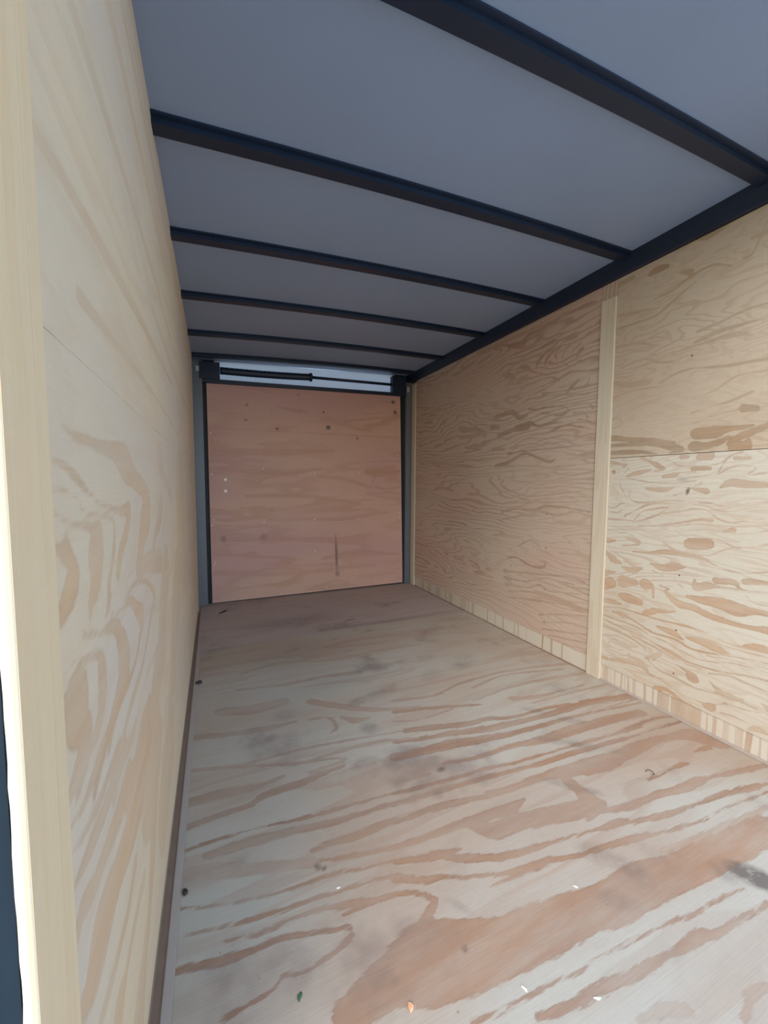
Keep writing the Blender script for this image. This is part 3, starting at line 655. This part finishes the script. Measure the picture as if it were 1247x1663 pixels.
# ------------------------------------------------ ceiling: roof skin, bows, side rails
def loft(name, y0, y1, prof_z0, prof_z1, mat, parent, x0=-.0, x1=W, n=24):
    """bar across the roof between y0..y1, from zb(x)+prof_z0 up to zb(x)+prof_z1"""
    me = bpy.data.meshes.new(name); vs_, fs = [], []
    for i in range(n+1):
        x = x0+(x1-x0)*i/n; z = zb(x)
        vs_ += [(x, y0, z+prof_z0), (x, y1, z+prof_z0), (x, y1, z+prof_z1), (x, y0, z+prof_z1)]
    for i in range(n):
        a = i*4; b = a+4
        for k in range(4): fs.append((a+(k+1) % 4, a+k, b+k, b+(k+1) % 4))
    fs += [(0, 1, 2, 3), tuple(n*4+k for k in range(4))[::-1]]
    me.from_pydata(vs_, [], fs); me.update(); return link(name, me, mat, parent)
ceil = loft('ceiling', YO, L+.06, .017, .027, M_roof, None, -.05, W+.045); tag(ceil, 'grey sheet metal roof skin', None, None, 'structure')
for i, y in enumerate((.612, 1.006, 1.404, 1.822, 2.250, 2.622)):
    b = loft('roof_bow', y-.018, y+.016, 0.0, .0168, M_steel, ceil, -.004, W+.004)
    tag(b, ['nearest dark steel roof bow', 'second dark steel roof bow from the camera', 'third dark steel roof bow', 'fourth dark steel roof bow', 'fifth dark steel roof bow', 'rearmost dark steel roof bow next to the door header'][i])
    loft('flange', y-.030, y-.0182, .0125, .0168, M_steel, b, -.004, W+.004)
    loft('flange', y+.0162, y+.026, .0125, .0168, M_steel, b, -.004, W+.004)
hexa('roof_rail', [(1.492, YO, 1.5535), (1.5115, YO, 1.5535), (1.5115, L+.02, 1.5535), (1.492, L+.02, 1.5535), (1.476, YO, 1.6085), (1.5115, YO, 1.6085), (1.5115, L+.02, 1.6085), (1.476, L+.02, 1.6085)], M_steel, ceil)['label'] = 'dark steel rail along the top of the right wall'
hexa('roof_rail', [(-.020, YL, 1.500), (-.0108, YL, 1.500), (-.0108, L+.02, 1.500), (-.020, L+.02, 1.500), (-.020, YL, 1.545), (-.012, YL, 1.545), (-.012, L+.02, 1.545), (-.020, L+.02, 1.545)], M_steel, ceil)['label'] = 'dark steel rail along the top of the left wall'
# ------------------------------------------------ rear end: frame, ramp door, header with lift spring
wall_b = tag(box('wall_rear', (-.05, L+.085, -.07), (W+.05, L+.12, 1.425), M_gap), 'rear end frame around the ramp door', None, None, 'structure')
tag(box('post', (-.008, L-.006, .0), (.050, L+.028, 1.545), M_post, wall_b, bev=.003), 'grey steel post left of the rear door')
tag(box('post', (1.459, L-.006, .0), (W+.008, L+.028, 1.555), M_post, wall_b, bev=.003), 'grey steel post right of the rear door')
box('seal', (.0505, L+.022, 0), (.075, L+.04, 1.42), M_gap, wall_b); box('seal', (1.415, L+.022, 0), (1.4585, L+.04, 1.46), M_gap, wall_b)
box('threshold', (-.006, L+.028, -.002), (W+.008, L+.084, .004), M_gap, wall_b)
hz = lambda x, z0, z1: z0+(z1-z0)*x/1.41
y0, y1 = L-.012, L+.035
def bar(name, xa, xb, za0, za1, zb0, zb1, ya, yb, mat, parent):
    return hexa(name, [(xa, ya, za0), (xb, ya, zb0), (xb, yb, zb0), (xa, yb, za0), (xa, ya, za1), (xb, ya, zb1), (xb, yb, zb1), (xa, yb, za1)], mat, parent)
tag(bar('header_bar', .052, 1.458, 1.404, 1.428, 1.447, 1.470, y0, y1, M_steel, wall_b), 'dark steel bar across the top of the rear door')
tag(bar('spring_bracket', .035, .152, 1.4285, 1.530, 1.4325, 1.535, y0, L+.03, M_steel, wall_b), 'dark steel bracket at the left end of the lift spring')
tag(bar('spring_bracket', 1.343, 1.458, 1.4665, 1.588, 1.4705, 1.592, y0, L+.03, M_steel, wall_b), 'dark steel bracket at the right end of the lift spring')
tag(box('bolt_plate', (.016, L-.010, 1.470), (.036, L-.0062, 1.500), M_alu, wall_b), 'small bright plate on the left post')
tag(box('bolt_plate', (1.463, L-.010, 1.480), (1.486, L-.0062, 1.520), M_alu, wall_b), 'small bright plate on the right post')
tag(bar('header_panel', .12, 1.38, 1.40, 1.555, 1.44, 1.607, L+.040, L+.043, M_trans, wall_b), 'white daylit header panel behind the lift spring')
box('corner_plate', (-.05, L+.031, 1.38), (.121, L+.06, 1.66), M_gap, wall_b); box('corner_plate', (1.379, L+.031, 1.38), (W+.05, L+.06, 1.66), M_gap, wall_b)
box('corner_plate', (.121, L+.031, 1.38), (1.379, L+.0395, 1.405), M_gap, wall_b)
spring = empty('lift_spring', (.154, L+.010, 1.491)); tag(spring, 'dark ramp lift spring on a rod across the white header above the rear door', 'spring')
S0 = Vector((0, 0, 0)); S1 = Vector((.578, 0, .023)); S2 = Vector((1.188, 0, .037))
n = 40; pts = [S0+(S1-S0)*i/n+Vector((0, 0, -.004*math.sin(math.pi*i/n))) for i in range(n+1)]
tube('coil', pts, [.0225+(.0014 if i % 2 else 0) for i in range(n+1)], M_steel, spring, 12)
d = (S1-S0).normalized()
tube('end_collar', [S1-d*.012, S1-d*.004, S1+d*.004, S1+d*.008], [.024, .029, .030, .026], M_steel, spring, 14)
tube('rod', [S1, S2], [.0098, .0098], M_steel, spring, 10)
door = empty('door_1'); tag(door, 'rear ramp door faced with reddish plywood', None, None, 'structure')
def dquad(a, b):                        # slightly racked sheet
    xl = .0755+(.0735-.0755)*b; xr = 1.447+(1.414-1.447)*b
    x = xl+(xr-xl)*a; z0 = .006+.006*a; z1 = 1.4035+.043*a
    return (x, 0*a+L+.004, z0+(z1-z0)*b)
def door_sheet():
    # a, b in metres along the racked sheet
    f = lambda A, B: dquad(np.clip((A-.075)/1.36, 0, 1), np.clip(B/1.42, 0, 1))
    ks = [[.8, 100, 1140, 3, 700, 1130, 3, 1430, 1110, 4], [.6, 1150, 860, 20, 1260, 850, 35, 1420, 860, 10], [.7, 1190, 760, 5, 1230, 850, 8, 1300, 880, 6, 1400, 830, 6], [.7, 1190, 760, 5, 1290, 730, 6, 1420, 740, 6],
          [.5, 780, 830, 10, 1000, 800, 16, 1180, 740, 10], [.5, 120, 880, 14, 500, 850, 24, 800, 880, 10], [.5, 300, 700, 12, 700, 690, 16, 1100, 620, 10], [.5, 100, 420, 20, 500, 400, 16, 900, 360, 16], [.5, 800, 240, 10, 1100, 260, 20, 1420, 220, 10],
          [.5, 100, 1000, 16, 500, 990, 24, 900, 1010, 12], [.4, 100, 200, 20, 600, 150, 20, 1200, 160, 14]]
    kn = [(.314, 1.30, .010, .008, 0, 1.2), (.656, 1.385, .010, .006, 0, 1.2), (.83, 1.275, .010, .008, 0, 1.5), (.305, 1.20, .012, .008, 0, 1.0), (.507, 1.15, .014, .010, 0, 1.4), (.862, 1.170, .018, .016, 0, 2.0), (1.08, 1.10, .009, .009, 0, 1.6),
          (1.375, 1.375, .018, .014, 0, 2.2), (1.39, 1.30, .014, .016, .5, 2.0), (.655, 1.15, .006, .005, 0, .8), (.474, 1.25, .007, .005, 0, .8), (.655, 1.27, .008, .005, 0, .8),
          (.905, .26, .012, .16, .02, 1.0), (.91, .12, .020, .03, 0, .7), (.15, .42, .02, .03, 0, .5), (.40, .42, .03, .03, 0, .4), (.46, .60, .006, .006, 0, 1.3)]
    return sheet('door_panel', f, .075, 1.435, 0, 1.42, .007, .012, (0, -1, 0), M_door, door, ks, kn)
dp = door_sheet(); tag(dp, 'reddish knotty plywood sheet held on by screws')
for i, (x, z) in enumerate(((.090, .839), (.408, .881), (.752, .862), (1.082, .859), (.096, .549), (.085, .510), (.406, .523), (.750, .529), (1.077, .527), (1.414, .560), (1.414, .53), (.752, .304), (.092, .254), (.100, .27), (.513, .022), (.836, .032), (1.395, 1.0), (.09, 1.10))):
    screw(dp, (x, L+.004, z), (0, -1, 0), .0045)
for (x, z) in ((.171, .805), (.170, .732)):
    s = screw(dp, (x, L+.004, z), (0, -1, 0), .0105, 'screw_cap'); tag(s, 'larger round washer head')
tag(box('hinge_edge', (.076, L+.0165, .004), (1.44, L+.03, .010), M_gap, door), 'dark gap at the foot of the door')
# ------------------------------------------------ loose bits on the floor
def chip(name, x, y, rx, ry, h, ang, mat, label, cat, group=None, seed=1):
    rnd = random.Random(seed); me = bpy.data.meshes.new(name); k = 9; vs_ = []
    ca, sa = math.cos(ang), math.sin(ang)
    for lvl, (s, z) in enumerate(((.8, 0.0), (1.0, h*.45), (.7, h))):
        for i in range(k):
            t = 2*math.pi*i/k; r = s*(1+.25*math.sin(i*2.3+seed)); dx, dy = rx*r*math.cos(t), ry*r*math.sin(t)
            vs_.append((dx*ca-dy*sa, dx*sa+dy*ca, z+(rnd.uniform(-.1, .2)*h if lvl == 2 else 0)))
    fs = [tuple(range(k))[::-1]]+[(l*k+i, l*k+(i+1) % k, (l+1)*k+(i+1) % k, (l+1)*k+i) for l in range(2) for i in range(k)]+[tuple(2*k+i for i in range(k))]
    me.from_pydata(vs_, [], fs); me.update(); o = link(name, me, mat); o.location = (x, y, .0002)
    return tag(o, label, cat, group)
M_leaf = plain('green_leaf', lin(70, 105, 70), .6); M_chip = plain('orange_wood_chip', lin(240, 176, 130), .5); M_peb = plain('dark_grit', lin(58, 42, 38), .8); M_wire = plain('steel_wire', lin(96, 84, 80), .4, metal=.5); M_spl = plain('pale_splinter', lin(240, 236, 226), .6)

for k, (x, y, r) in enumerate(((.524, .419, .0035), (.728, .499, .0030), (.618, .366, .0035), (.303, .679, .0025))):
    chip('wood_splinter', x, y, r*1.6, r*.6, .0012, 1.9+k*.4, M_spl, ['pale splinter right of the orange chip, next lowest in the picture', 'white splinter at the far edge of the broad brown floor band', 'lowest pale splinter in the picture, on the second brown stripe', 'tiny pale splinter above the left half of the looped brown grain'][k], 'splinter', 'pale splinters on the floor', k)
chip('leaf_scrap', .202, .547, .006, .0035, .0015, 1.1, M_leaf, 'tiny green leaf scrap on the near left floor', 'leaf', None, 3)
chip('wood_chip', .352, .470, .0065, .004, .0025, 1.3, M_chip, 'small bright orange wood chip on the near floor', 'chip', None, 5)
chip('grit', .0275, 1.640, .012, .010, .009, .4, M_peb, 'dark lump beside the left wall strip towards the rear', 'grit', None, 2)
chip('grit', .032, .785, .0045, .007, .006, .2, M_peb, 'small dark lump beside the left wall strip near the camera', 'grit', None, 7)
chip('twig', .137, 2.530, .040, .006, .004, .9, M_peb, 'short dark twig on the far left of the floor', 'twig', None, 4)
wire = [Vector((math.cos(t)*.0085, math.sin(t)*.0095, .0016+.0012*math.sin(2*t))) for t in [(-2.2+i*.28) for i in range(17)]]
wo = tube('wire_loop', wire, [.0009]*len(wire), M_wire, None, 6); wo.location = (1.171, .637, .0004)
tag(wo, 'small bent wire loop lying on the right side of the floor', 'wire')

# ------------------------------------------------ outside ground beyond the open end
gr = box('ground', (-6, -7, -.62), (7, 12, -.60), plain('pale_concrete_ground', lin(176, 172, 164), .8, scale=3)); tag(gr, 'pale concrete ground outside the open end', None, None, 'structure')
